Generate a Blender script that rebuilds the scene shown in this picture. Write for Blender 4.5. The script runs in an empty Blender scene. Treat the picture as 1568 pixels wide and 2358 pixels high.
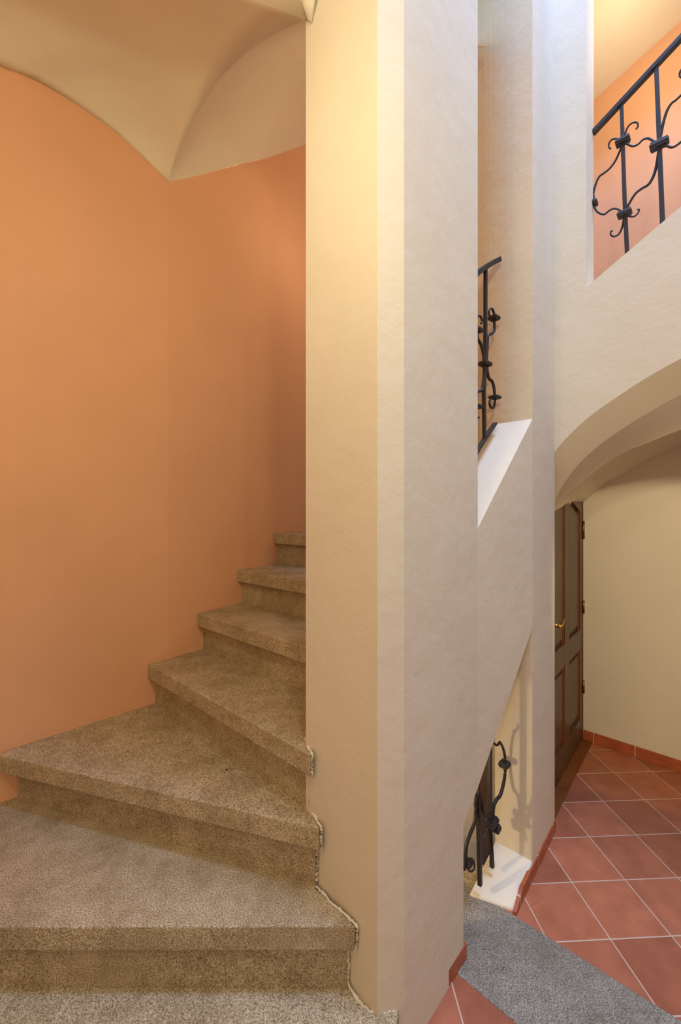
import bpy, bmesh, math, random
from mathutils import Vector, Matrix
random.seed(4)
C = bpy.context.scene.collection
# ------------------------------------------------------------------ camera geometry (level wide lens, 1568x2358)
F, CX, HY, EYE = 950.0, 784.0, 1179.0, 1.8
U = Vector((0.723, -0.691)).normalized()        # plan direction across the stair
V = Vector((0.67, 0.742)).normalized()          # plan direction along the stair

def at_z(px, py, z):                            # point of a horizontal plane seen at px, py
    Y = F*(EYE-z)/(py-HY)
    return Vector(((px-CX)*Y/F, Y, z))
def on_line(px, o, d):                          # where column px meets the vertical plane over o + t*d
    r = (px-CX)/F
    t = (r*o[1]-o[0])/(d[0]-r*d[1])
    return Vector((o[0]+t*d[0], o[1]+t*d[1])), t
def on_wall(px, py, o, d):
    p, t = on_line(px, o, d)
    return Vector((p.x, p.y, EYE-(py-HY)*p.y/F))

# ------------------------------------------------------------------ materials
def new_mat(name):
    m = bpy.data.materials.new(name); m.use_nodes = True
    nt = m.node_tree; b = nt.nodes['Principled BSDF']
    return m, nt, b
def lin(c):
    return tuple(((x/255)/12.92 if x/255 <= .04045 else ((x/255+.055)/1.055)**2.4) for x in c)+(1,)
def coords(nt):
    return nt.nodes.new('ShaderNodeTexCoord').outputs['Object']
def noise(nt, vec, scale, detail=4, rough=.55):
    n = nt.nodes.new('ShaderNodeTexNoise'); n.inputs['Scale'].default_value = scale
    n.inputs['Detail'].default_value = detail; n.inputs['Roughness'].default_value = rough
    nt.links.new(vec, n.inputs['Vector']); return n.outputs['Fac']
def ramp(nt, fac, stops):
    r = nt.nodes.new('ShaderNodeValToRGB'); els = r.color_ramp.elements
    while len(els) < len(stops): els.new(.5)
    for e, (p, c) in zip(els, stops): e.position = p; e.color = c
    nt.links.new(fac, r.inputs['Fac']); return r.outputs['Color']
def bump(nt, b, h, strength, dist, prev=None):
    n = nt.nodes.new('ShaderNodeBump'); n.inputs['Strength'].default_value = strength
    n.inputs['Distance'].default_value = dist
    nt.links.new(h, n.inputs['Height'])
    if prev: nt.links.new(prev, n.inputs['Normal'])
    nt.links.new(n.outputs['Normal'], b.inputs['Normal']); return n.outputs['Normal']
def mixc(nt, fac, a, b_, mode='MIX'):
    m = nt.nodes.new('ShaderNodeMix'); m.data_type = 'RGBA'; m.blend_type = mode
    if isinstance(fac, float): m.inputs[0].default_value = fac
    else: nt.links.new(fac, m.inputs[0])
    for i, x in ((6, a), (7, b_)):
        if isinstance(x, tuple): m.inputs[i].default_value = x
        else: nt.links.new(x, m.inputs[i])
    return m.outputs[2]
def math_(nt, op, a, b_=None):
    m = nt.nodes.new('ShaderNodeMath'); m.operation = op
    for i, x in enumerate((a, b_)):
        if x is None: continue
        if isinstance(x, (int, float)): m.inputs[i].default_value = x
        else: nt.links.new(x, m.inputs[i])
    return m.outputs[0]

def plaster(name, c, rough=.75, bmp=.35):
    m, nt, b = new_mat(name); v = coords(nt)
    n1 = noise(nt, v, 1.6, 3); n2 = noise(nt, v, 60, 6, .6); n3 = noise(nt, v, 7, 3)
    c1 = lin(c); c0 = tuple(x*.93 for x in c1[:3])+(1,)
    nt.links.new(ramp(nt, n1, [(.3, c0), (.7, c1)]), b.inputs['Base Color'])
    b.inputs['Roughness'].default_value = rough
    b.inputs['Specular IOR Level'].default_value = .25
    p = bump(nt, b, n2, bmp, .002); bump(nt, b, n3, .35, .012, p)
    return m
def stone(name, dark, mid, light):
    m, nt, b = new_mat(name); v = coords(nt)
    sp = noise(nt, v, 210, 3, .7); st = noise(nt, v, 5, 5, .65); st2 = noise(nt, v, 22, 4, .6)
    c = ramp(nt, sp, [(.34, lin(dark)), (.5, lin(mid)), (.66, lin(light))])
    stain = ramp(nt, st, [(.36, (.80, .77, .70, 1)), (.60, (1.05, 1.05, 1.05, 1))])
    c = mixc(nt, 1.0, c, stain, 'MULTIPLY')
    s2 = ramp(nt, st2, [(.38, (.84, .81, .76, 1)), (.55, (1, 1, 1, 1))])
    c = mixc(nt, .8, c, s2, 'MULTIPLY')
    # random stains, the same over upright and level faces
    nt.links.new(c, b.inputs['Base Color'])
    b.inputs['Roughness'].default_value = .62
    bump(nt, b, sp, .35, .002)
    return m
def tiles(name, offa):
    m, nt, b = new_mat(name); v = coords(nt)
    S = .268
    def axis(vec, off):
        d = nt.nodes.new('ShaderNodeVectorMath'); d.operation = 'DOT_PRODUCT'
        nt.links.new(v, d.inputs[0]); d.inputs[1].default_value = vec
        q = math_(nt, 'DIVIDE', math_(nt, 'SUBTRACT', d.outputs['Value'], off-S*40), S)
        fr = math_(nt, 'FRACT', q); cell = math_(nt, 'FLOOR', q)
        e = math_(nt, 'MINIMUM', fr, math_(nt, 'SUBTRACT', 1.0, fr))
        return e, cell
    ea, ca = axis((.99883, .04834, 0), offa); eb, cb = axis((-.04834, .99883, 0), 1.949)
    e = math_(nt, 'MINIMUM', ea, eb)
    e = math_(nt, 'ADD', e, math_(nt, 'MULTIPLY', math_(nt, 'SUBTRACT', noise(nt, v, 30), .5), .006))
    g = math_(nt, 'LESS_THAN', e, .0105)
    cell = nt.nodes.new('ShaderNodeCombineXYZ'); nt.links.new(ca, cell.inputs[0]); nt.links.new(cb, cell.inputs[1])
    wn = nt.nodes.new('ShaderNodeTexWhiteNoise'); nt.links.new(cell.outputs[0], wn.inputs['Vector'])
    tc = ramp(nt, wn.outputs['Value'], [(0, lin((158, 92, 64))), (.5, lin((170, 101, 72))), (1, lin((180, 108, 76)))])
    cl = ramp(nt, noise(nt, v, 9, 5), [(.35, (.86, .84, .82, 1)), (.65, (1.1, 1.1, 1.1, 1))])
    tc = mixc(nt, 1.0, tc, cl, 'MULTIPLY')
    nt.links.new(mixc(nt, g, tc, lin((205, 175, 150))), b.inputs['Base Color'])
    b.inputs['Roughness'].default_value = .42
    h = math_(nt, 'MINIMUM', e, .02)
    p = bump(nt, b, h, .8, .08); bump(nt, b, noise(nt, v, 18, 4), .15, .01, p)
    return m
def wood(name, c0, c1, rough=.4):
    m, nt, b = new_mat(name); v = coords(nt)
    mp = nt.nodes.new('ShaderNodeMapping'); mp.inputs['Scale'].default_value = (14, 14, .8)
    nt.links.new(v, mp.inputs['Vector'])
    n = noise(nt, mp.outputs[0], 4, 6, .6)
    nt.links.new(ramp(nt, n, [(.3, lin(c0)), (.7, lin(c1))]), b.inputs['Base Color'])
    b.inputs['Roughness'].default_value = rough; bump(nt, b, n, .2, .002)
    return m
def metal(name, c, rough, met=1.0, b_=.3):
    m, nt, b = new_mat(name); v = coords(nt)
    n = noise(nt, v, 80, 4)
    c1 = lin(c); nt.links.new(ramp(nt, n, [(.3, tuple(x*.75 for x in c1[:3])+(1,)), (.7, c1)]), b.inputs['Base Color'])
    b.inputs['Roughness'].default_value = rough; b.inputs['Metallic'].default_value = met
    bump(nt, b, n, b_, .002)
    return m
M = dict(
    cream=plaster('cream_plaster', (228, 215, 188)),
    vault=plaster('vault_plaster', (236, 220, 184)),
    orange=plaster('orange_plaster', (234, 176, 130)),
    stone=stone('grey_brown_stone', (104, 90, 62), (180, 161, 125), (222, 206, 172)),
    slab=stone('grey_granite', (74, 70, 64), (138, 129, 114), (184, 174, 156)),
    tile=tiles('terracotta_tiles', 1.220), tile2=tiles('terracotta_tiles_near', .501),
    skirt=None, door=wood('dark_brown_wood', (62, 42, 26), (106, 80, 56), .38),
    red=wood('reddish_wood', (96, 44, 14), (136, 66, 22), .45),
    sill=wood('oak_threshold', (98, 50, 14), (136, 76, 26), .5),
    iron=metal('wrought_iron', (60, 53, 50), .5, .4), brass=metal('brass', (214, 168, 80), .25),
    steel=metal('worn_brass_hinge', (170, 140, 90), .4),
    dark=plaster('dark_hole', (20, 16, 12)),
)
def skirt_mat(o, d, off, S):
    m, nt, b = new_mat('skirting_tiles'); v = coords(nt)
    dd = nt.nodes.new('ShaderNodeVectorMath'); dd.operation = 'DOT_PRODUCT'
    nt.links.new(v, dd.inputs[0]); dd.inputs[1].default_value = (d[0], d[1], 0)
    q = math_(nt, 'FRACT', math_(nt, 'DIVIDE', math_(nt, 'SUBTRACT', dd.outputs['Value'], off-S*40), S))
    g = math_(nt, 'LESS_THAN', math_(nt, 'MINIMUM', q, math_(nt, 'SUBTRACT', 1.0, q)), .011)
    tc = ramp(nt, noise(nt, v, 12, 5), [(.3, lin((158, 80, 44))), (.7, lin((186, 98, 58)))])
    nt.links.new(mixc(nt, g, tc, lin((205, 175, 150))), b.inputs['Base Color'])
    b.inputs['Roughness'].default_value = .4
    return m

# ------------------------------------------------------------------ mesh helpers
def link(name, bm, mat, parent=None, smooth=False, bevel=0, seg=2):
    bmesh.ops.recalc_face_normals(bm, faces=bm.faces)
    me = bpy.data.meshes.new(name); bm.to_mesh(me); bm.free()
    if smooth:
        for p in me.polygons: p.use_smooth = True
    o = bpy.data.objects.new(name, me); C.objects.link(o); me.materials.append(mat)
    if parent: o.parent = parent; o.matrix_parent_inverse = Matrix.Translation(-parent.location)
    if bevel:
        b = o.modifiers.new('bevel', 'BEVEL'); b.width = bevel; b.segments = seg
        b.limit_method = 'ANGLE'; b.angle_limit = math.radians(25)
    return o
def empty(name, loc, label=None, cat=None, group=None):
    o = bpy.data.objects.new(name, None); C.objects.link(o); o.location = loc; o.empty_display_size = .1
    tag(o, label, cat, group); return o
def tag(o, label=None, cat=None, group=None, kind=None):
    if label: o['label'] = label
    if cat: o['category'] = cat
    if group: o['group'] = group
    if kind: o['kind'] = kind
    return o
def prism(bm, pts, z0, z1):                     # plan polygon between heights; z may be lists per point
    n = len(pts)
    zl = z0 if isinstance(z0, (list, tuple)) else [z0]*n
    zh = z1 if isinstance(z1, (list, tuple)) else [z1]*n
    a = [bm.verts.new((p[0], p[1], z)) for p, z in zip(pts, zl)]
    b = [bm.verts.new((p[0], p[1], z)) for p, z in zip(pts, zh)]
    bm.faces.new(a[::-1]); bm.faces.new(b)
    for i in range(n):
        j = (i+1) % n
        bm.faces.new((a[i], a[j], b[j], b[i]))
def hexa(bm, q, off):                           # quad (4 Vector3) thickened by off
    a = [bm.verts.new(p) for p in q]; b = [bm.verts.new(Vector(p)+off) for p in q]
    bm.faces.new(a[::-1]); bm.faces.new(b)
    for i in range(4):
        j = (i+1) % 4; bm.faces.new((a[i], a[j], b[j], b[i]))
def grid(bm, rows):
    vs = [[bm.verts.new(p) for p in r] for r in rows]
    for i in range(len(vs)-1):
        for j in range(len(vs[i])-1):
            try: bm.faces.new((vs[i][j], vs[i][j+1], vs[i+1][j+1], vs[i+1][j]))
            except ValueError: pass
def catmull(pts, n=6):
    if len(pts) < 3: return [Vector(p) for p in pts]
    P = [2*Vector(pts[0])-Vector(pts[1])]+[Vector(p) for p in pts]+[2*Vector(pts[-1])-Vector(pts[-2])]
    out = []
    for i in range(1, len(P)-2):
        for k in range(n):
            t = k/n
            a, b, c, d = P[i-1], P[i], P[i+1], P[i+2]
            out.append(.5*((2*b)+(c-a)*t+(2*a-5*b+4*c-d)*t*t+(3*b-a-3*c+d)*t**3))
    out.append(P[-2]); return out
def tube(bm, pts, r0, r1=None, seg=8, square=False, up=None):
    r1 = r0 if r1 is None else r1
    n = len(pts); rings = []
    ref = Vector(up) if up else Vector((0, 0, 1))
    for i, p in enumerate(pts):
        d = (pts[min(i+1, n-1)]-pts[max(i-1, 0)]).normalized()
        x = d.cross(ref)
        if x.length < .05: x = d.cross(Vector((U.x, U.y, 0)))
        x.normalize(); y = x.cross(d)
        r = r0+(r1-r0)*i/max(n-1, 1)
        s = 4 if square else seg
        rings.append([bm.verts.new(p+r*(math.cos(2*math.pi*k/s+math.pi/s)*x+math.sin(2*math.pi*k/s+math.pi/s)*y)*(1.35 if square else 1)) for k in range(s)])
    for i in range(n-1):
        for k in range(len(rings[0])):
            l = (k+1) % len(rings[0])
            bm.faces.new((rings[i][k], rings[i][l], rings[i+1][l], rings[i+1][k]))
    bm.faces.new(rings[0][::-1]); bm.faces.new(rings[-1])
def obox(bm, c, ax, sx, sy, sz):                # oriented box, half sizes, ax = 3 unit axes
    v = []
    for i in (-1, 1):
        for j in (-1, 1):
            for k in (-1, 1):
                v.append(bm.verts.new(c+ax[0]*sx*i+ax[1]*sy*j+ax[2]*sz*k))
    for f in ((0, 1, 3, 2), (4, 6, 7, 5), (0, 4, 5, 1), (2, 3, 7, 6), (0, 2, 6, 4), (1, 5, 7, 3)):
        bm.faces.new([v[q] for q in f])
def new(): return bmesh.new()
def w2(p, z): return Vector((p[0], p[1], z))

# ------------------------------------------------------------------ levels and key plan points
H, Z0 = .2412, .1872
def L(k): return Z0+k*H
N_ = Vector((-.132, 1.57)); MM = Vector((.118, 1.318)); A_ = Vector((.207, 1.345))
FD = Vector((.283, .302)).normalized()
B0 = on_line(1067, A_, FD)[0]; B_ = on_line(1100, A_, FD)[0]
C_ = Vector((.951, 2.048)); D_ = Vector((1.208, 2.327))
C_ = on_line(1226, Vector((.784, 1.847)), Vector((.424, .480)))[0]
TOP = 5.6
back = Vector((-.742, .67))
TH = .185

# ---- middle wall: the pier at the stair foot and the pierced wall towards the hall
soff = lambda px, py, o, d: on_wall(px, py, o, d)
BC = (C_-B_).normalized()
sC = on_wall(1226, 1447, B_, BC).z
sB = on_wall(1100, 1815, B_, BC).z
sB0 = on_wall(1067, 1907, A_, FD).z
iB = on_wall(1100, 1216, B_, BC).z
iC = on_wall(1226, 964, B_, BC).z
B0b, Bb, Cb, Db = B0+back*TH, B_+back*TH, C_+back*TH, D_+back*TH
PW = A_+FD*.12+back*TH; N2 = Vector((-.012, 1.69))
def union(name, makers, mat, bevel, seg=3):     # one closed plaster body out of overlapping prisms
    obs = []
    for mk in makers:
        bm = new(); mk(bm); obs.append(link(name, bm, mat))
    o = obs[0]
    for q in obs[1:]:
        m_ = o.modifiers.new('u', 'BOOLEAN'); m_.operation = 'UNION'; m_.solver = 'EXACT'; m_.object = q
    bpy.context.view_layer.update()
    me = bpy.data.meshes.new_from_object(o.evaluated_get(bpy.context.evaluated_depsgraph_get()))
    o.modifiers.clear(); o.data = me
    for q in obs[1:]: bpy.data.objects.remove(q)
    bm = new(); bm.from_mesh(me)
    bmesh.ops.remove_doubles(bm, verts=bm.verts, dist=.0003)
    bmesh.ops.dissolve_limit(bm, angle_limit=.01, verts=bm.verts, edges=bm.edges); bm.to_mesh(me); bm.free()
    o.name = name
    b = o.modifiers.new('bevel', 'BEVEL'); b.width = bevel; b.segments = seg
    b.limit_method = 'ANGLE'; b.angle_limit = math.radians(20); b.harden_normals = False
    return o
Jm = Cb+back*.36+V*.19; Jm2 = Db+back*.36+V*.19
def arc_pts(p0, p1, p2, n=6):                   # rounded corner p0 -> p2 about p1
    return [p0*(1-t)**2+p1*2*t*(1-t)+p2*t*t for t in [i/n for i in range(n+1)]]
rc = arc_pts(C_+back*.06, C_+back*.16, C_+back*.26+V*.045)
wall_mid = tag(union('wall_middle', [
    lambda b: prism(b, [N_, MM, A_, B0, B0b, PW, N2], -.02, TOP),
    lambda b: prism(b, [B0-FD*.02, B_, Bb, B0b-FD*.02], [sB0-.0, sB, sB, sB0-.0], TOP),
    lambda b: prism(b, [B_, C_, Cb, Bb], [sB, sC, sC, sB], [iB, iC, iC, iB]),
    lambda b: prism(b, [C_, D_, Db, Cb], -.02, iC-.2),
    lambda b: prism(b, [C_, D_, Jm2, Jm]+rc[::-1], iC-.2, TOP)], M['cream'], .012), kind='structure')

# curb under the opening
c1 = at_z(1190, 2106, 0).xy; c2 = at_z(1218, 1992, .085).xy
k1 = at_z(1080, 2040, .05).xy; k2 = k1+V*.62
bm = new()
prism(bm, [at_z(1189, 2104, 0).xy+back*.012, C_+V*.01, Cb+V*.01, k1], -.05, [.012, .085, .085, .012])
tag(link('trim_1', bm, M['cream'], bevel=.01, seg=3), kind='structure')

# ---- floor
E1, E2 = at_z(1083.5, 2045.7, 0).xy, at_z(1568, 2352.6, 0).xy
G1, G2 = at_z(1056.6, 2246.9, 0).xy, at_z(1189, 2358, 0).xy
eu = (E2-E1).normalized(); gu = (G2-G1).normalized()
bm = new()
far = [E1-eu*.05, E2+eu*2.2, Vector((4.2, 1.5)), Vector((2.7, 3.6)), Vector((1.7, 4.0)), Vector((.9, 2.4))]
prism(bm, [E1+V*.0, E2+eu*2.2, Vector((4.4, .9)), Vector((2.2, 3.6)), Vector((1.86, 3.6)), C_+Vector((-.03, -.03))], -.06, 0)
tag(link('floor', bm, M['tile']), kind='structure')
bm = new()
prism(bm, [A_+Vector((-.02, .05)), G1-gu*.06, G2+gu*2.6, Vector((2.4, -1.6)), Vector((-.3, -1.6)), Vector((.0, .5))], -.06, 0)
tag(link('floor', bm, M['tile2']), kind='structure')
# granite strip flush with the tiles
bm = new()
S1 = at_z(1083.5, 2045.7, 0).xy-eu*.20; S4 = G1-gu*.22
prism(bm, [S1, E2+eu*2.2, G2+gu*2.6, S4], -.09, .004)
tag(link('stone_threshold', bm, M['slab'], bevel=.004),
    'long flat grey granite strip set flush between the red floor tiles', 'threshold')

# ---- stair steps
O = [Vector(p) for p in ((-2.35, 1.23), (-1.606, 1.945), (-1.545, 1.995), (-1.041, 2.497), (-.88, 2.70), (-.70, 2.945), (-.49, 3.29), (-.20, 3.74), (.35, 4.6))]
base = {1: [(-2.05, 1.406), (.022, 1.396)], 2: [(-1.551, 1.982), (-.092, 1.517)], 3: [(-1.095, 2.442), (-.119, 1.565)],
        4: [(-.900, 2.690), (.065, 1.832)], 5: [(-.705, 2.945), (.335, 2.03)], 6: [(-.505, 3.275), (.56, 2.33)]}
nose = {1: [(-2.12, 1.364), (.050, 1.366)], 2: [(-1.585, 1.918), (-.074, 1.474)], 3: [(-1.125, 2.410), (-.108, 1.507)],
        4: [(-.925, 2.650), (.035, 1.80)], 5: [(-.728, 2.905), (.31, 1.99)], 6: [(-.525, 3.235), (.54, 2.29)]}
labels = {1: 'wide grey stone winder step with straight edge facing the viewer, second from bottom',
          2: 'wedge-shaped grey stone winder step with a small black hole, third from bottom',
          3: 'grey stone step ending in a crumbled corner against the pillar, fourth from bottom',
          4: 'grey stone step partly hidden by the pillar, third from the top of the flight',
          5: 'small distant grey stone step, second from the top of the flight',
          6: 'topmost grey stone step of the flight, tread seen edge on'}
mid = lambda a, b, t: (a[0]+(b[0]-a[0])*t, a[1]+(b[1]-a[1])*t)
def jag(pa, pb, n, amp):                        # slightly uneven worn edge
    a, b = Vector(pa), Vector(pb); d = (b-a); nn = Vector((-d.y, d.x)).normalized()
    return [a.lerp(b, i/n)+nn*(random.uniform(-amp, amp) if 0 < i < n else 0) for i in range(n+1)]
for k in range(1, 7):
    z1, zb = L(k), L(k-1)
    e = empty('stair_step', (nose[k][1][0]*.5+nose[k][0][0]*.5, nose[k][1][1]*.5+nose[k][0][1]*.5, zb), labels[k], 'step', 'stone stair steps on the left')
    bl, br = Vector(base[k][0]), Vector(base[k][1]); nl, nr = Vector(nose[k][0]), Vector(nose[k][1])
    if k < 6: ql, qr = Vector(base[k+1][0]), Vector(base[k+1][1])
    else: ql, qr = Vector((-.1, 3.95)), Vector((1.2, 3.1))
    dl = (qr-ql).normalized(); nb = Vector((-dl.y, dl.x)); nb = nb if nb.dot(ql-nl) > 0 else -nb
    bm = new()
    # outer (wall) end follows the wall polyline
    outer = [nl] + [p+Vector((-.008, .008)) for p in O if (p-nl).length < (ql-nl).length*1.05 and (p-ql).length < (ql-nl).length and k < 3 and p.x > nl.x+.02] + [ql+nb*.05]
    inner = [qr+nb*.05, br, nr] if k > 1 else [qr+nb*.03, Vector((-.09, 1.505)), Vector((.014, 1.404)), Vector((.050, 1.366+.004))]
    f = jag(nr, nl, 40, .0012)
    prism(bm, outer[1:]+inner[:-1]+f, z1-.083, z1)
    link('tread', bm, M['stone'], e, bevel=.006, seg=3)
    bm = new()
    prism(bm, [bl, ql+nb*.06, qr+nb*.06, br], zb, z1-.083)
    link('riser', bm, M['stone'], e)
    if k == 2:
        p = at_z(522, 1773, z1); bm = new()
        bmesh.ops.create_cone(bm, cap_ends=True, segments=12, radius1=.0042, radius2=.0042, depth=.003, matrix=Matrix.Translation(p))
        h = link('hole', bm, M['dark'], e); h['label'] = 'small round black hole in the tread'
# lowest slab
e = empty('stair_step', (-.9, 1.0, 0), 'broad grey stone slab at the very foot of the stair, lowest of the steps', 'step', 'stone stair steps on the left')
bm = new()
prism(bm, [(-2.45, .2), (.02, .2), (.150, 1.16), (.178, 1.30), (.196, 1.362), (.118, 1.335), (.0, 1.46), (-2.1, 1.46)], L(0)-.083, L(0))
link('tread', bm, M['stone'], e, bevel=.006, seg=3)
bm = new()
prism(bm, [(-2.45, .25), (-.02, .25), (.12, 1.16), (.15, 1.30), (.15, 1.38), (.0, 1.46), (-2.1, 1.46)], 0, L(0)-.083)
link('riser', bm, M['stone'], e)

# ---- outer stair wall, orange, with the springing of the vault
Ozs = [3.75, 3.895, 3.91, 3.80, 4.02, 4.26, 4.62, 5.05, 5.6]
def wallO(px):
    for i in range(len(O)-1):
        r = (px-CX)/F
        if O[i].x/O[i].y <= r <= O[i+1].x/O[i+1].y: return on_line(px, O[i], O[i+1]-O[i])[0]
arcA = []
for px, py in [(388, 418), (355, 385), (310, 342), (262, 300), (214, 266), (150, 224), (90, 190), (40, 167), (2, 155)]:
    p = wallO(px); arcA.append(Vector((p.x, p.y, EYE-(py-HY)*p.y/F)))
arcA += [Vector((-1.85, 1.71, 3.86)), Vector((-2.1, 1.47, 3.78)), Vector((-2.35, 1.23, 3.62))]
curC = []
for px, py in [(388, 418), (440, 408), (500, 392), (560, 376), (620, 362), (660, 348), (704, 333)]:
    p = wallO(px); curC.append(Vector((p.x, p.y, EYE-(py-HY)*p.y/F)))
curC += [curC[-1]+Vector((.12, .19, .10)), curC[-1]+Vector((.5, .8, .35))]
bm = new()
topl = arcA[::-1]+curC[1:]
lo = [Vector((p.x, p.y, -.5)) for p in topl]
offs = Vector((-.14, .14, 0))
for a, b, c, d in zip(lo, lo[1:], topl[1:], topl):
    hexa(bm, (a, b, c+Vector((0, 0, .08)), d+Vector((0, 0, .08))), offs)
wl = link('wall_left', bm, M['orange']); tag(wl, kind='structure')

# ---- vaults
NN = Vector((-.134, 1.555))
gB = []
Kp = Vector((-1.041, 2.497)); gd = NN-Kp
for px, py in [(388, 418), (404, 366), (430, 308), (458, 256), (490, 204), (530, 156), (580, 112), (635, 78), (680, 55), (704, 44)]:
    gB.append(on_wall(px, py, Kp, gd))
gBs = catmull(gB, 4)
def resample(c, n):
    d = [0]
    for a, b in zip(c, c[1:]): d.append(d[-1]+(b-a).length)
    out = []
    for i in range(n+1):
        t = d[-1]*i/n; j = 0
        while j < len(d)-2 and d[j+1] < t: j += 1
        out.append(c[j].lerp(c[j+1], (t-d[j])/max(d[j+1]-d[j], 1e-6)))
    return out
n = 24
a_, b_ = resample(catmull(arcA, 4), n), resample(gBs, n)
bm = new(); rows = []
endc = Vector((-.40, .75, 4.02))                # crown beyond the frame, over the viewer
for s in range(0, 15):
    t = s/14
    row = []
    for i in range(n+1):
        p = b_[i].lerp(a_[i], t)
        u_ = i/n
        p = p+Vector((0, 0, .15*math.sin(math.pi*t)*math.sin(math.pi/2*u_)))
        row.append(p)
    rows.append(row)
grid(bm, rows)
# continue the vault over the viewer, from the line newel - left wall
edge = [r[-1] for r in rows]; edge_n = edge[0].copy()
ext = [edge]
for q in range(1, 6):
    ext.append([p+Vector((-.04, -.17, .02)).lerp(Vector((.10, -.32, 0)), i/14)*q for i, p in enumerate(edge)])
grid(bm, ext)
bmesh.ops.remove_doubles(bm, verts=bm.verts, dist=.0005)
cv = link('ceiling', bm, M['vault'], smooth=True); tag(cv, kind='structure')
sol = cv.modifiers.new('thick', 'SOLIDIFY'); sol.thickness = .06; sol.offset = 1
# second bay of the vault, climbing with the flight
b2, c2_ = resample(gBs, n), resample(catmull(curC[:7], 4), n)
c2_ = c2_[:-0] if False else c2_
bm = new(); rows = []
for s in range(0, 13):
    t = s/12
    rows.append([b2[i].lerp(c2_[i], t)+Vector((0, 0, .30*math.sin(math.pi*t)*(i/n))) for i in range(n+1)])
grid(bm, rows)
edge = [r[-1] for r in rows]
grid(bm, [edge]+[[p+Vector((.22, .13, .12))*q for p in edge] for q in range(1, 5)])
bmesh.ops.remove_doubles(bm, verts=bm.verts, dist=.0005)
cv2 = link('ceiling', bm, M['vault'], smooth=True); tag(cv2, kind='structure')
# plaster flare where the pier runs into the vault
bm = new()
Nt = Vector((-.134, 1.552, 3.66))
g2 = [Nt, Vector((-.150, 1.535, 3.70)), Vector((-.167, 1.50, 3.668)), Vector((-.22, 1.40, 3.76)), Vector((-.35, 1.2, 4.0))]
g2 = [edge_n + Vector((-.04, -.17, .02))*q for q in (0, .25, .5, 1, 2, 3)]; g2 = [g+Vector((.004, 0, -.003)) for g in g2]
h2 = [Vector((.118, 1.318, 3.7)), Vector((.118, 1.315, 3.80)), Vector((.115, 1.31, 3.9)), Vector((.08, 1.2, 4.05)), Vector((.0, 1.0, 4.25))]
h2 = [edge_n+Vector((.02, -.02, -.03)), Vector((-.085, 1.50, 3.70)), Vector((-.05, 1.46, 3.78)), Vector((-.02, 1.40, 3.90)), Vector((.0, 1.2, 4.05)), Vector((.05, 1.0, 4.15))]
grid(bm, [[a.lerp(b, i/6) for i in range(7)] for a, b in zip(g2, h2)])
fl = link('ceiling', bm, M['cream'], smooth=True); tag(fl, kind='structure')
sm = fl.modifiers.new('thick', 'SOLIDIFY'); sm.thickness = .02; sm.offset = 1

# underside of the flight over the stair going down
bm = new()
so = [w2(B0b, sB0), w2(Bb, sB), w2(Cb, sC)]
oo = [w2(Vector((-.95, 2.62)), sB0), w2(Vector((-.86, 2.75)), sB), w2(Vector((-.45, 3.3)), sC)]
rows = [so, oo]; grid(bm, rows)
ss = link('ceiling', bm, M['cream']); tag(ss, kind='structure')
# cross wall closing the lower shaft, and its floor
bm = new()
X1, X2 = V*2.62+U*(-.86), V*2.62+U*(-2.7)
prism(bm, [X1, X2, X2+V*.1, X1+V*.1], -1.0, 1.5)
tag(link('wall_shaft', bm, M['cream']), kind='structure')
for i in range(2):
    e = empty('stair_step', (.45, 1.95, -.3), ['dark stone step going down just behind the low railing', 'dark stone step going down deeper behind the low railing'][i], 'step', 'dark stone steps leading down behind the wall')
    bm = new(); p = V*(1.30+.0)+U*(-.86-.42*i)
    q0 = Vector((k1.x, k1.y))+back*(.012+.42*i)-V*.35
    prism(bm, [q0, q0+V*(.60-.1*i), q0+V*(.60-.1*i)+back*.42, q0+back*.42], -.45, -.03-.17*i)
    link('tread', bm, M['stone'], e, bevel=.006)

# ---- wall over the vestibule arch, with the sloping upper opening
def w1(t): return D_+V*t
def p1(px, py, t=0): return on_wall(px, py, w1(t), U)
C1 = [(1272.8, 1046.5), (1299, 1014), (1338.6, 975), (1378, 943.4), (1427, 910), (1476, 877.6), (1525, 849), (1568, 825.5)]
C2 = [(1272, 1168), (1284.6, 1138), (1299.3, 1112), (1319, 1085), (1338.6, 1062), (1358, 1043.6), (1387.7, 1019), (1427, 991.6), (1476, 960), (1525, 931.6), (1568, 909)]
C3 = [(1272, 1180), (1282.6, 1167), (1293, 1151.6), (1309, 1136), (1327, 1122), (1342.5, 1107.5), (1366, 1088.8), (1397.5, 1065), (1437, 1041.6), (1476, 1026), (1515, 1010), (1568, 989)]
C4 = [(1349, 1152), (1370, 1134), (1397.5, 1114), (1437, 1093), (1476, 1071), (1515, 1051.5), (1568, 1029)]
def ext_arch(pts, n=9):                         # the unseen half of the arch
    last = pts[-1]; d = pts[-1]-pts[-2]; sl = d.z/Vector((d.x, d.y)).length; out = list(pts)
    w = 1.1; p = last
    for i in range(1, n+1):
        t = i/n; s = w*t
        out.append(Vector((last.x+U.x*s, last.y+U.y*s, last.z+sl*s-(sl*s*t*1.15)-.18*t**3)))
    return out
P1 = resample(ext_arch(catmull([p1(*q) for q in C1], 4)), 60)
P2 = resample(ext_arch(catmull([p1(*q, .12) for q in C2], 4)), 60)
P3 = resample(ext_arch(catmull([p1(*q, .34) for q in C3], 4)), 60)
HB = at_z(1345, 1703, 0).xy; HB2 = at_z(1568, 1777.5, 0).xy
bd = (HB2-HB).normalized()
P4 = ext_arch(catmull([on_wall(*q, HB, bd) for q in C4], 4))
P4 = resample([P4[0]-Vector((bd.x, bd.y, 0))*.12+Vector((0, 0, -.06))]+P4, 60)
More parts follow.
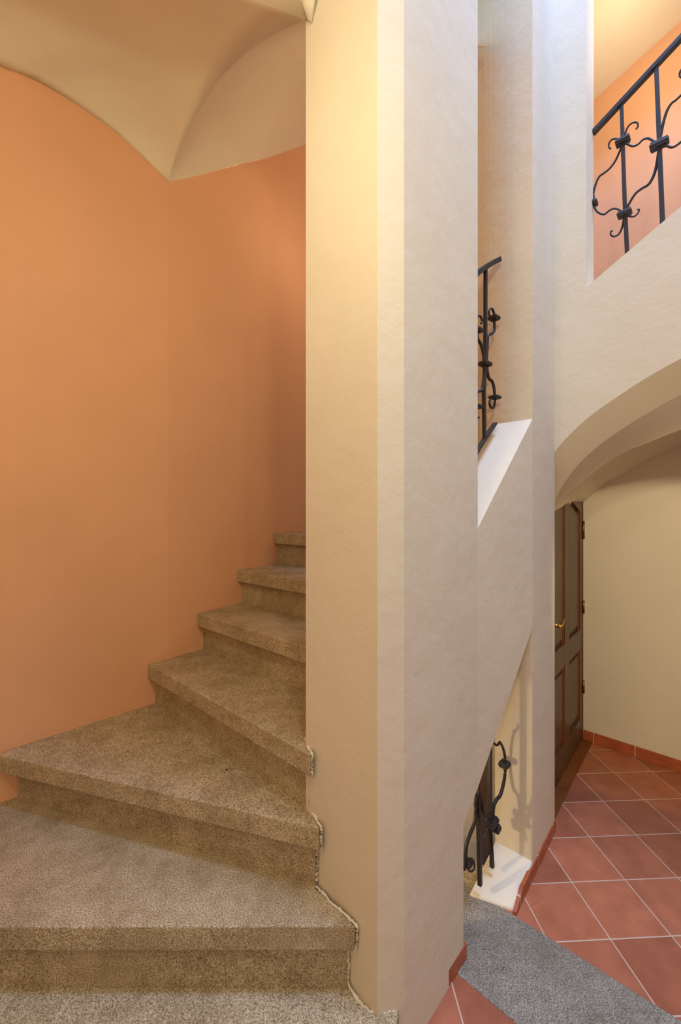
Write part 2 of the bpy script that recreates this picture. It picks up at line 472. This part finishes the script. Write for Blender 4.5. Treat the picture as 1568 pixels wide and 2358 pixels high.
J0 = on_line(1350, D_, U)[0]; sJ0 = p1(1350, 661).z; sJ1 = p1(1568, 475).z
J1 = on_line(1568, D_, U)[0]; ssl = (sJ1-sJ0)/(J1-J0).length
bm = new()
def topz(p):
    s = (Vector((p.x, p.y))-J0).dot(U)
    return TOP if s < 0 else min(TOP, sJ0+ssl*s)
pts = []
for p in P1: pts.append(p)
v3 = Vector((V.x, V.y, 0))
# front face strips down to C1, splay C1-C2, soffit C2-C3
q = [p for p in P1]
jz = Vector((J0.x, J0.y, 0))
def wallstrip(a, b, ta, tb, z_in=None):
    hexa(bm, (a, b, Vector((b.x, b.y, tb)), Vector((a.x, a.y, ta))), v3*TH if z_in is None else v3*z_in)
for a, b in zip(q, q[1:]):
    sa = (a.xy-J0).dot(U); sb = (b.xy-J0).dot(U)
    if sa < 0 < sb:
        m_ = a.lerp(b, -sa/(sb-sa)); m_ = Vector((J0.x, J0.y, m_.z))
        wallstrip(a, m_, TOP, TOP); wallstrip(m_, b, sJ0, topz(b))
    else: wallstrip(a, b, topz(a), topz(b))
w1o = link('wall_right', bm, M['cream']); tag(w1o, kind='structure')
wm = w1o.modifiers.new('w', 'WELD'); wm.merge_threshold = .0005
bm = new(); grid(bm, [P1, P2]); 
ar = link('trim_2', bm, M['cream'], smooth=True); tag(ar, kind='structure')
bm = new(); grid(bm, [P2, P3])
ar = link('trim_3', bm, M['cream'], smooth=True); tag(ar, kind='structure')
bm = new()
rows = []
for s in range(9):
    t = s/8; rows.append([P3[i].lerp(P4[i], t)+Vector((0, 0, .10*math.sin(math.pi*t)*min(1, i/20))) for i in range(61)])
grid(bm, rows)
vv = link('ceiling', bm, M['cream'], smooth=True); tag(vv, kind='structure')
# pier continuing right of the arch to the floor
bm = new()
e1 = P1[-1].xy
prism(bm, [e1, e1+U*.9, e1+U*.9+V*1.3, e1+V*1.3], 0, TOP)
tag(link('wall_right', bm, M['cream']), kind='structure')

# ---- vestibule back wall (cream below, orange above where the upper flight climbs)
bm = new(); Bn = V*.12
prism(bm, [HB-bd*.15, HB+bd*2.6, HB+bd*2.6+Bn, HB-bd*.15+Bn], -.02, 3.0)
tag(link('wall_back', bm, M['cream']), kind='structure')
bm = new()
q0, q1 = on_wall(1375, 222, HB, bd), on_wall(1568, 48, HB, bd)
sl = (q1.z-q0.z)/((q1-q0).xy.length)
def cz(s): return q0.z+sl*(s-(q0.xy-HB).dot(bd))
a0, a1 = HB-bd*2.2, HB+bd*2.6
prism(bm, [a0, a1, a1+Bn, a0+Bn], 3.0, 6.6)
tag(link('wall_back', bm, M['orange']), kind='structure')
bm = new()
va, vb = HB-bd*.6, HB+bd*2.4; wa, wb = va-V*.95, vb-V*.95
hexa(bm, (w2(va, cz(-.6)), w2(vb, cz(2.4)), w2(wb, cz(2.4)+.1), w2(wa, cz(-.6)+.1)), Vector((0, 0, .08)))
tag(link('ceiling', bm, M['vault']), kind='structure')
bm = new()                                       # floor of the upper flight over the vestibule
hexa(bm, (w2(HB-bd*.3, 2.75), w2(HB+bd*2.2, 4.0), w2(HB+bd*2.2-V*1.0, 4.0), w2(HB-bd*.3-V*1.0, 2.75)), Vector((0, 0, -.1)))
tag(link('ceiling', bm, M['cream']), kind='structure')

# skirting tiles
def skirting(name, a, b, h, out, mat, th=.012):
    bm = new(); prism(bm, [a, b, b+out*th, a+out*th], 0, h)
    o = link(name, bm, mat, bevel=.002); tag(o, kind='structure'); return o
t1 = on_line(1367.7, HB, bd)[0].dot(bd); t2 = on_line(1463, HB, bd)[0].dot(bd)
skirting('baseboard_back', HB, HB+bd*2.5, .08, -V, skirt_mat(HB, bd, t1, t2-t1))
f1, f2 = at_z(1189, 2104, 0).xy, at_z(1278, 1914, 0).xy
skd = (f2-f1).normalized(); sko = Vector((skd.y, -skd.x))
bm = new(); qa, qb, qc = f1-skd*.012+sko*.004, f1+skd*.075+sko*.004, f2+sko*.004
prism(bm, [qa, qb, qc, qc-sko*.016, qb-sko*.016, qa-sko*.016], 0, [.014, .066, .066, .066, .066, .014])
tag(link('baseboard_middle', bm, skirt_mat(f1, skd, f1.dot(skd)+.045, .27)), kind='structure')
# rough plaster edge where the treads run into the pier
for lst in ([at_z(728, 2040, L(1)), at_z(762, 2078, L(1)), at_z(800, 2112, L(1)), at_z(823, 2133, L(1)), Vector((.054, 1.372, L(1)-.045)), Vector((.050, 1.374, L(1)-.085)), Vector((.026, 1.398, L(1)-.095)), Vector((.026, 1.398, L(0)+.01)), at_z(826, 2306, L(0)), at_z(852, 2330, L(0)), at_z(884, 2333, L(0)), at_z(911, 2322, L(0))],
            [at_z(713, 1868, L(2)), at_z(724, 1880, L(2)), Vector((-.069, 1.478, L(2))), Vector((-.069, 1.484, L(2)-.085)), Vector((-.086, 1.515, L(2)-.10)), Vector((-.086, 1.515, L(1)+.005))],
            [at_z(702, 1700, L(3)), at_z(708, 1718, L(3)), Vector((-.104, 1.512, L(3)-.0)), Vector((-.106, 1.518, L(3)-.085)), Vector((-.114, 1.560, L(3)-.10)), Vector((-.114, 1.560, L(2)+.005))]):
    fine = []
    for a, b in zip(lst, lst[1:]):
        k_ = max(2, int((b-a).length/.007)); fine += [a.lerp(b, i/k_) for i in range(k_)]
    fine = [p+Vector([random.uniform(-.0018, .0018) for _ in range(3)]) for p in fine]
    bm = new(); tube(bm, fine, .0048, .0048, 6)
    for v_ in bm.verts: v_.co += Vector([random.uniform(-.0022, .0022) for _ in range(3)])
    tag(link('trim_4', bm, M['cream'], smooth=True), kind='structure')
g1_, g2_ = at_z(940, 2412, 0).xy, at_z(1073, 2208, 0).xy
skd = (g2_-g1_).normalized(); sko = Vector((skd.y, -skd.x))
skirting('baseboard_middle', g1_+sko*.004, g2_+sko*.004, .066, -sko, skirt_mat(g1_, skd, g2_.dot(skd)-.17, .27), .016)

# ---- door in the side wall of the vestibule
DN, DH = at_z(1277, 1820, 0).xy, at_z(1341, 1703, 0).xy
dd = (DH-DN).normalized(); dn = Vector((dd.y, -dd.x))          # dn faces the vestibule
if dn.dot(Vector((1, -1))) < 0: dn = -dn
T0, T1 = -.155, (DH-DN).length
tc = (T0+T1)/2
def dtop(t): return 2.03-.56*(t-tc)**2
def dpt(t, z, o=0): p = DN+dd*t+dn*o; return Vector((p.x, p.y, z))
door = empty('door_1', dpt(tc, 0)); tag(door, 'dark brown panelled wooden door with arched top and brass handle', None, None, 'structure')
def parch(bm, t0, t1, zb, topf, o0, o1, n=12):
    ts = [t0+(t1-t0)*i/n for i in range(n+1)]
    fr = [dpt(t, zb, o1) for t in ts]; ft = [dpt(t, topf(t), o1) for t in ts]
    br_ = [dpt(t, zb, o0) for t in ts]; bt = [dpt(t, topf(t), o0) for t in ts]
    ring = fr+ft[::-1]; rb = br_+bt[::-1]
    a = [bm.verts.new(p) for p in ring]; b = [bm.verts.new(p) for p in rb]
    for i in range(n):
        bm.faces.new((a[i], a[i+1], a[2*n-i], a[2*n+1-i])); bm.faces.new((b[i], b[i+1], b[2*n-i], b[2*n+1-i]))
    m_ = len(a)
    for i in range(m_): bm.faces.new((a[i], a[(i+1) % m_], b[(i+1) % m_], b[i]))
bm = new()                                        # stiles and rails
flat = lambda z: (lambda t: z)
parch(bm, T0, T0+.076, .012, dtop, -.03, 0); parch(bm, T1-.076, T1, .012, dtop, -.03, 0)
cs0, cs1 = tc-.06, tc+.06
parch(bm, cs0, cs1, .012, lambda t: dtop(t), -.03, -.0005)
for (zb, tf) in ((.012, flat(.19)), (.73, flat(.885))):
    parch(bm, T0+.07, cs0+.005, zb, tf, -.03, -.001, 2); parch(bm, cs1-.005, T1-.07, zb, tf, -.03, -.001, 2)
for a, b in ((T0+.07, cs0+.005), (cs1-.005, T1-.07)):
    n_ = 8
    for i in range(n_):
        t0_, t1_ = a+(b-a)*i/n_, a+(b-a)*(i+1)/n_
        qd = (dpt(t0_, dtop(t0_)-.145, 0), dpt(t1_, dtop(t1_)-.145, 0), dpt(t1_, dtop(t1_), 0), dpt(t0_, dtop(t0_), 0))
        hexa(bm, qd, Vector((-dn.x, -dn.y, 0))*.03)
leaf = link('door_leaf', bm, M['door'], door)
for a, b in ((T0+.076, cs0), (cs1, T1-.076)):
    for zb, tf in ((.19, flat(.73)), (.885, lambda t: dtop(t)-.145)):
        bm = new(); parch(bm, a, b, zb, tf, -.03, -.022)
        parch(bm, a+.035, b-.035, zb+.04, lambda t, f=tf: f(t)-.04, -.03, -.008)
        link('door_panel', bm, M['door'], door, bevel=.004)
        bm = new()                                # reddish strips: the lit recess sides put into the colour
        for (x0, x1) in ((a, a+.012), (b-.026, b)): parch(bm, x0, x1, zb, tf, -.028, -.006, 3)
        
        k = link('panel_lit_edge', bm, M['red'], door); k['label'] = 'reddish brown strip coloured as the lit side of a door panel recess'
bm = new()
parch(bm, T1+.002, T1+.035, .0, lambda t: dtop(T1)-.005, -.04, .004, 2)
fr = link('door_frame', bm, M['red'], door); fr['label'] = 'reddish brown door frame post'
for zc, hh in ((1.66, .07), (1.05, .05), (.42, .05)):
    bm = new(); tube(bm, [dpt(T1+.004, zc-hh, .008), dpt(T1+.004, zc+hh, .008)], .008)
    link('hinge', bm, M['steel'], door, smooth=True)
bm = new()
hz = 1.097; ht = T0+.045
tube(bm, [dpt(ht, hz, 0), dpt(ht, hz, .012)], .026, .022, 14); tube(bm, [dpt(ht, hz, .0), dpt(ht, hz, .058)], .010, .010, 10)
tube(bm, catmull([dpt(ht-.012, hz-.002, .055), dpt(ht+.02, hz-.004, .060), dpt(ht+.055, hz+.004, .060), dpt(ht+.09, hz+.016, .056), dpt(ht+.115, hz+.018, .050)], 5), .012, .005, 10)
link('door_handle', bm, M['brass'], door, smooth=True)
# threshold board
bm = new()
s0, s1 = at_z(1364.8, 1708.5, 0).xy, at_z(1288.9, 1863.2, 0).xy
sd = (s1-s0).normalized()
prism(bm, [s0, s1+sd*.25, DN-dd*.2, DH+dd*.03], 0, .008)
th = link('door_threshold', bm, M['sill'], door); th['label'] = 'warm brown wooden threshold board'
# plaster round the door
bm = new()
n_ = 16
for i in range(n_):
    t0_, t1_ = T0-.02+(T1+.035-T0)*i/n_, T0-.02+(T1+.035-T0)*(i+1)/n_
    hexa(bm, (dpt(t0_, dtop(min(t0_, T1)), .002), dpt(t1_, dtop(min(t1_, T1)), .002), dpt(t1_, 2.9, .002), dpt(t0_, 2.9, .002)), Vector((-dn.x, -dn.y, 0))*.08)
prism(bm, [dpt(T0-.01, 0).xy, dpt(T0-.2, 0).xy, dpt(T0-.2, 0, -.08).xy, dpt(T0-.01, 0, -.08).xy], 0, 2.9)
tag(link('wall_door_side', bm, M['cream']), kind='structure')

# ---- wrought iron railings
def railing(loc, label, to3, hand, bars, scrolls, collars, normal, foot=None, hr=(.012, .016)):
    e = empty('iron_railing', loc, label, 'railing')
    nrm = Vector((normal.x, normal.y, 0))
    def P(lst, off=0): return [to3(*q)+nrm*off for q in lst]
    bm = new(); hp = P(hand)
    for a, b in zip(hp, hp[1:]):
        d = (b-a).normalized(); up = nrm.cross(d).normalized()
        obox(bm, (a+b)/2, (d, nrm, up), (b-a).length/2+.002, hr[1], hr[0])
    link('handrail', bm, M['iron'], e, bevel=.003)
    for ps, r0, r1 in bars:
        bm = new(); tube(bm, P(ps), r0, r1, square=True)
        link('baluster', bm, M['iron'], e, bevel=.0015)
    for ps, r0, r1, off in scrolls:
        bm = new(); tube(bm, catmull(P(ps, off), 5), r0, r1, 8)
        link('scroll', bm, M['iron'], e, smooth=True)
    for q, sx, sz, ang in collars:
        c = to3(*q); hd = Vector((-nrm.y, nrm.x, 0))
        d = (hd*math.cos(ang)+Vector((0, 0, 1))*math.sin(ang)); up = nrm.cross(d).normalized()
        bm = new(); obox(bm, c, (d, nrm, up), sx, .021, sz); obox(bm, c, (d, nrm, up), sx*1.12, .024, sz*.35)
        link('collar', bm, M['iron'], e, bevel=.003)
    if foot:
        bm = new(); fp = P(foot)
        for a, b in zip(fp, fp[1:]):
            d = (b-a).normalized(); up = nrm.cross(d).normalized()
            obox(bm, (a+b)/2, (d, nrm, up), (b-a).length/2, .012, .006)
        link('bottom_rail', bm, M['iron'], e)
    return e
k3 = 3.4686
c3 = lambda l: [(1250+x/k3, y/k3) for x, y in l]
o1 = w1(.165)
railing(w2(on_line(1431, o1, U)[0], 3.1), 'black wrought iron scrolled railing on the upper flight by the orange wall',
    lambda x, y: on_wall(x, y, o1, U),
    [(1366, 306), (1568, 88), (1640, 9)],
    [([(1431, 240), (1434, 330), (1439, 480), (1445, 600)], .0085, .010), ([(1511, 150), (1517, 300), (1521, 400), (1526, 525)], .0095, .011), ([(1596, 60), (1602, 440)], .0095, .011)],
    [(c3([(740, 1025), (757, 1003), (752, 972), (722, 970), (690, 990), (665, 1030), (650, 1090), (632, 1150), (612, 1200), (575, 1280), (530, 1340), (480, 1380), (450, 1402), (425, 1450), (405, 1520), (402, 1600)]), .0042, .006, -.008),
     (c3([(543, 1198), (528, 1176), (535, 1143), (560, 1120), (600, 1115), (640, 1135), (680, 1160), (720, 1175), (760, 1162), (800, 1125), (840, 1112), (880, 1132), (925, 1155), (980, 1168), (1030, 1185), (1075, 1165), (1150, 1110), (1230, 1110)]), .0045, .006, .008),
     (c3([(925, 1160), (945, 1050), (965, 960), (990, 880), (1025, 820), (1070, 785), (1150, 700), (1200, 600)]), .0075, .005, -.006),
     (c3([(925, 1160), (918, 1250), (890, 1380), (845, 1465), (790, 1500), (740, 1540), (700, 1600), (670, 1660), (650, 1710), (642, 1760), (632, 1810), (605, 1865), (565, 1885), (540, 1868), (542, 1845), (557, 1838)]), .0075, .004, -.006),
     (c3([(405, 1600), (415, 1660), (440, 1700), (490, 1718), (530, 1690), (570, 1672), (610, 1682), (650, 1712), (690, 1733), (730, 1735), (760, 1710), (770, 1682), (755, 1680)]), .0055, .004, .008),
     (c3([(1103, 620), (1092, 600), (1100, 565), (1130, 540), (1180, 560)]), .004, .006, 0)],
    [(c3([(638, 1127)])[0], .030, .015, .0), (c3([(930, 1153)])[0], .036, .017, .0), (c3([(652, 1706)])[0], .030, .014, .0), (c3([(416, 1620)])[0], .012, .013, 0)],
    -V)
k5 = 8.42
a5 = lambda l: [(1080+x/k5, 580+y/k5) for x, y in l]
a6 = lambda l: [(1080+x/k5, 820+y/k5) for x, y in l]
o2 = B_+back*.15
# normal of the pierced wall faces the hall
nw = Vector((BC.y, -BC.x))
railing(w2(on_line(1116, o2, BC)[0], 1.8), 'black wrought iron railing standing on the sloping white sill of the narrow middle opening',
    lambda x, y: on_wall(x, y, o2, BC),
    [(1060, 668)]+a5([(160, 410), (340, 280), (450, 215), (575, 155)]),
    [([(1118, 615), (1117.5, 760), (1117, 840), (1114, 900), (1115.5, 1014)], .0085, .0085), ([(1088, 650), (1087, 1065)], .009, .009)],
    [(a5([(395, 1245), (385, 1150), (420, 1100), (460, 1130), (490, 1240), (490, 1400), (490, 1520), (440, 1590), (370, 1620), (355, 1750), (345, 1900), (330, 2170)]), .0055, .0085, .0),
     (a5([(230, 1390), (255, 1340), (220, 1250), (165, 1250), (140, 1300), (150, 1500), (165, 1680), (230, 1790), (275, 1950), (305, 2170)]), .005, .0085, .0),
     (a6([(335, 150), (355, 320), (390, 440), (440, 480), (480, 600), (500, 800), (500, 900), (470, 1000), (420, 990), (395, 900), (410, 840)]), .0085, .0055, .0),
     (a6([(300, 150), (290, 400), (250, 650), (170, 690), (150, 760), (130, 1000), (140, 1200), (190, 1190)]), .0085, .0055, .0)],
    [(a5([(312, 2175)])[0], .028, .011, 0), (a5([(485, 1285)])[0], .022, .011, 0), (a5([(155, 1525)])[0], .020, .011, 0), (a6([(500, 800)])[0], .024, .008, 0), (a6([(160, 985)])[0], .018, .009, 0)],
    nw, foot=[(1060, 1105)]+a6([(150, 1850), (310, 1590), (500, 1305)]))
r1_, r2_ = at_z(1104, 2040, .07).xy, at_z(1133, 1998, .085).xy
k7 = 5.893
c7 = lambda l: [(1050+x/k7, 1680+y/k7) for x, y in l]
rd = (r2_-r1_).normalized(); rn = Vector((rd.y, -rd.x))
railing(w2(r1_, .08), 'dark wrought iron railing standing on the white curb of the low triangular opening',
    lambda x, y: on_wall(x, y, r1_, rd),
    [(1095, 1640), (1137, 1500)],
    [(c7([(295, 60), (298, 900), (312, 1500), (325, 2110)]), .0095, .0095), (c7([(455, -300), (460, 1100), (490, 1865)]), .0095, .0095)],
    [(c7([(520, 190), (545, 210), (575, 200), (598, 175), (640, 260), (662, 370), (662, 450), (664, 600), (640, 750), (600, 890), (550, 950), (510, 1040), (492, 1180), (480, 1300), (470, 1400)]), .0055, .0095, 0),
     (c7([(540, 1380), (560, 1320), (530, 1250), (470, 1240), (430, 1260), (400, 1220), (415, 1160), (380, 1160), (345, 1080), (330, 960), (300, 860)]), .006, .009, .006),
     (c7([(475, 1270), (465, 1360), (430, 1430), (410, 1490)]), .009, .006, -.004),
     (c7([(300, 840), (265, 980), (265, 1130), (240, 1290), (180, 1440), (140, 1570), (125, 1740), (110, 1900)]), .0085, .0085, 0),
     (c7([(150, 1800), (175, 1760), (220, 1755), (250, 1820), (240, 1900), (190, 1925), (150, 1880)]), .0045, .0045, 0)],
    [(c7([(658, 470)])[0], .022, .014, 0), (c7([(485, 1255)])[0], .030, .017, .2), (c7([(535, 1330)])[0], .016, .018, .3), (c7([(150, 1800)])[0], .016, .014, 0)],
    rn)

# dark timber post frame seen down the lower shaft
d2 = empty('door_2', (1.0, 2.8, -.4)); tag(d2, 'dark wooden door edge down behind the low railing', None, None, 'structure')
def shaft(px): return on_line(px, X1-V*.05, U)[0]
for x0, x1, m_, z, nm in ((1112, 1123, 'door', 1.25, 'door_leaf'), (1104, 1109, 'red', 1.25, 'door_frame'), (1109, 1112.2, 'door', 1.25, 'door_frame')):
    a, b = shaft(x0), shaft(x1); bm = new(); prism(bm, [a, b, b+V*.05, a+V*.05], -.9, z)
    link(nm, bm, M[m_], d2)

# ---- surrounding hall, out of the frame
bm = new()
prism(bm, [(-2.6, -1.7), (4.4, -1.7), (4.4, -1.8), (-2.6, -1.8)], -.05, TOP)
tag(link('wall_front', bm, M['cream']), kind='structure')
bm = new()
prism(bm, [(4.4, -1.8), (4.5, -1.8), (4.5, 1.6), (4.4, 1.6)], -.05, TOP)
tag(link('wall_right', bm, M['cream']), kind='structure')
bm = new()
prism(bm, [(-2.5, -1.8), (-2.6, -1.8), (-2.45, 1.35), (-2.35, 1.25)], -.05, 3.9)
tag(link('wall_left', bm, M['orange']), kind='structure')

# ------------------------------------------------------------------ lights
def light(name, kind, loc, energy, col, size=.1, target=None, spot=None, sy=None):
    l = bpy.data.lights.new(name, kind); l.energy = energy; l.color = col
    if kind == 'AREA':
        l.size = size
        if sy: l.shape = 'RECTANGLE'; l.size_y = sy
    else: l.shadow_soft_size = size
    o = bpy.data.objects.new(name, l); C.objects.link(o); o.location = loc
    if target is not None:
        o.rotation_euler = (Vector(target)-Vector(loc)).to_track_quat('-Z', 'Y').to_euler()
    return o
WARM = (1.0, .80, .50)
light('stair_lamp', 'POINT', (-.46, .70, 3.06), 14.5, (1.0, .91, .64), .10)
light('stair_fill', 'POINT', (-1.2, -.5, 2.8), 13, (1.0, .88, .62), .20)  # added soft fill behind the viewer, not a known fixture
light('hall_lamp', 'POINT', (.26, .05, 3.02), 30, (1.0, .86, .56), .06)
hs = light('vestibule_fill', 'SPOT', (1.6, .0, 2.85), 120, (1.0, .88, .60), .05, (2.1, 3.0, .95))  # invented spot, added to brighten only the vestibule and its floor
hs.data.spot_size = math.radians(35); hs.data.spot_blend = .2
light('skylight', 'AREA', (1.5, .9, 9.5), 430, (.56, .69, 1.0), 2.4, (1.4, 1.0, 0))
light('daylight_fill', 'AREA', (1.35, .75, 6.5), 105, (.20, .40, 1.0), .5, (1.3, 2.2, 4.9))  # extra blue light steered at the arch wall's top; no window built
light('upper_flight_lamp', 'POINT', (1.9, 2.45, 4.75), 7.5, (1.0, .86, .66), .10)
light('cellar_lamp', 'POINT', (.16, 1.74, .43), 5, (1.0, .80, .52), .012)
light('shaft_fill', 'POINT', (.42, 2.50, .12), 2.4, (1.0, .76, .42), .04)  # second light added to brighten the patch of shaft wall
light('landing_lamp', 'POINT', (.15, 3.0, 3.9), 5.5, (1.0, .82, .60), .10)

w = bpy.data.worlds.new('world'); bpy.context.scene.world = w; w.use_nodes = True
w.node_tree.nodes['Background'].inputs[0].default_value = (.75, .80, 1, 1)
w.node_tree.nodes['Background'].inputs[1].default_value = .20

# ------------------------------------------------------------------ camera
cd = bpy.data.cameras.new('camera'); co = bpy.data.objects.new('camera', cd); C.objects.link(co)
co.location = (0, 0, EYE); co.rotation_euler = (math.pi/2, 0, 0)
cd.sensor_fit = 'HORIZONTAL'; cd.sensor_width = 36; cd.lens = F/1568*36; cd.clip_start = .02
sc = bpy.context.scene; sc.camera = co
sc.view_settings.view_transform = 'Standard'; sc.view_settings.look = 'None'
sc.view_settings.exposure = .3; sc.view_settings.gamma = 1
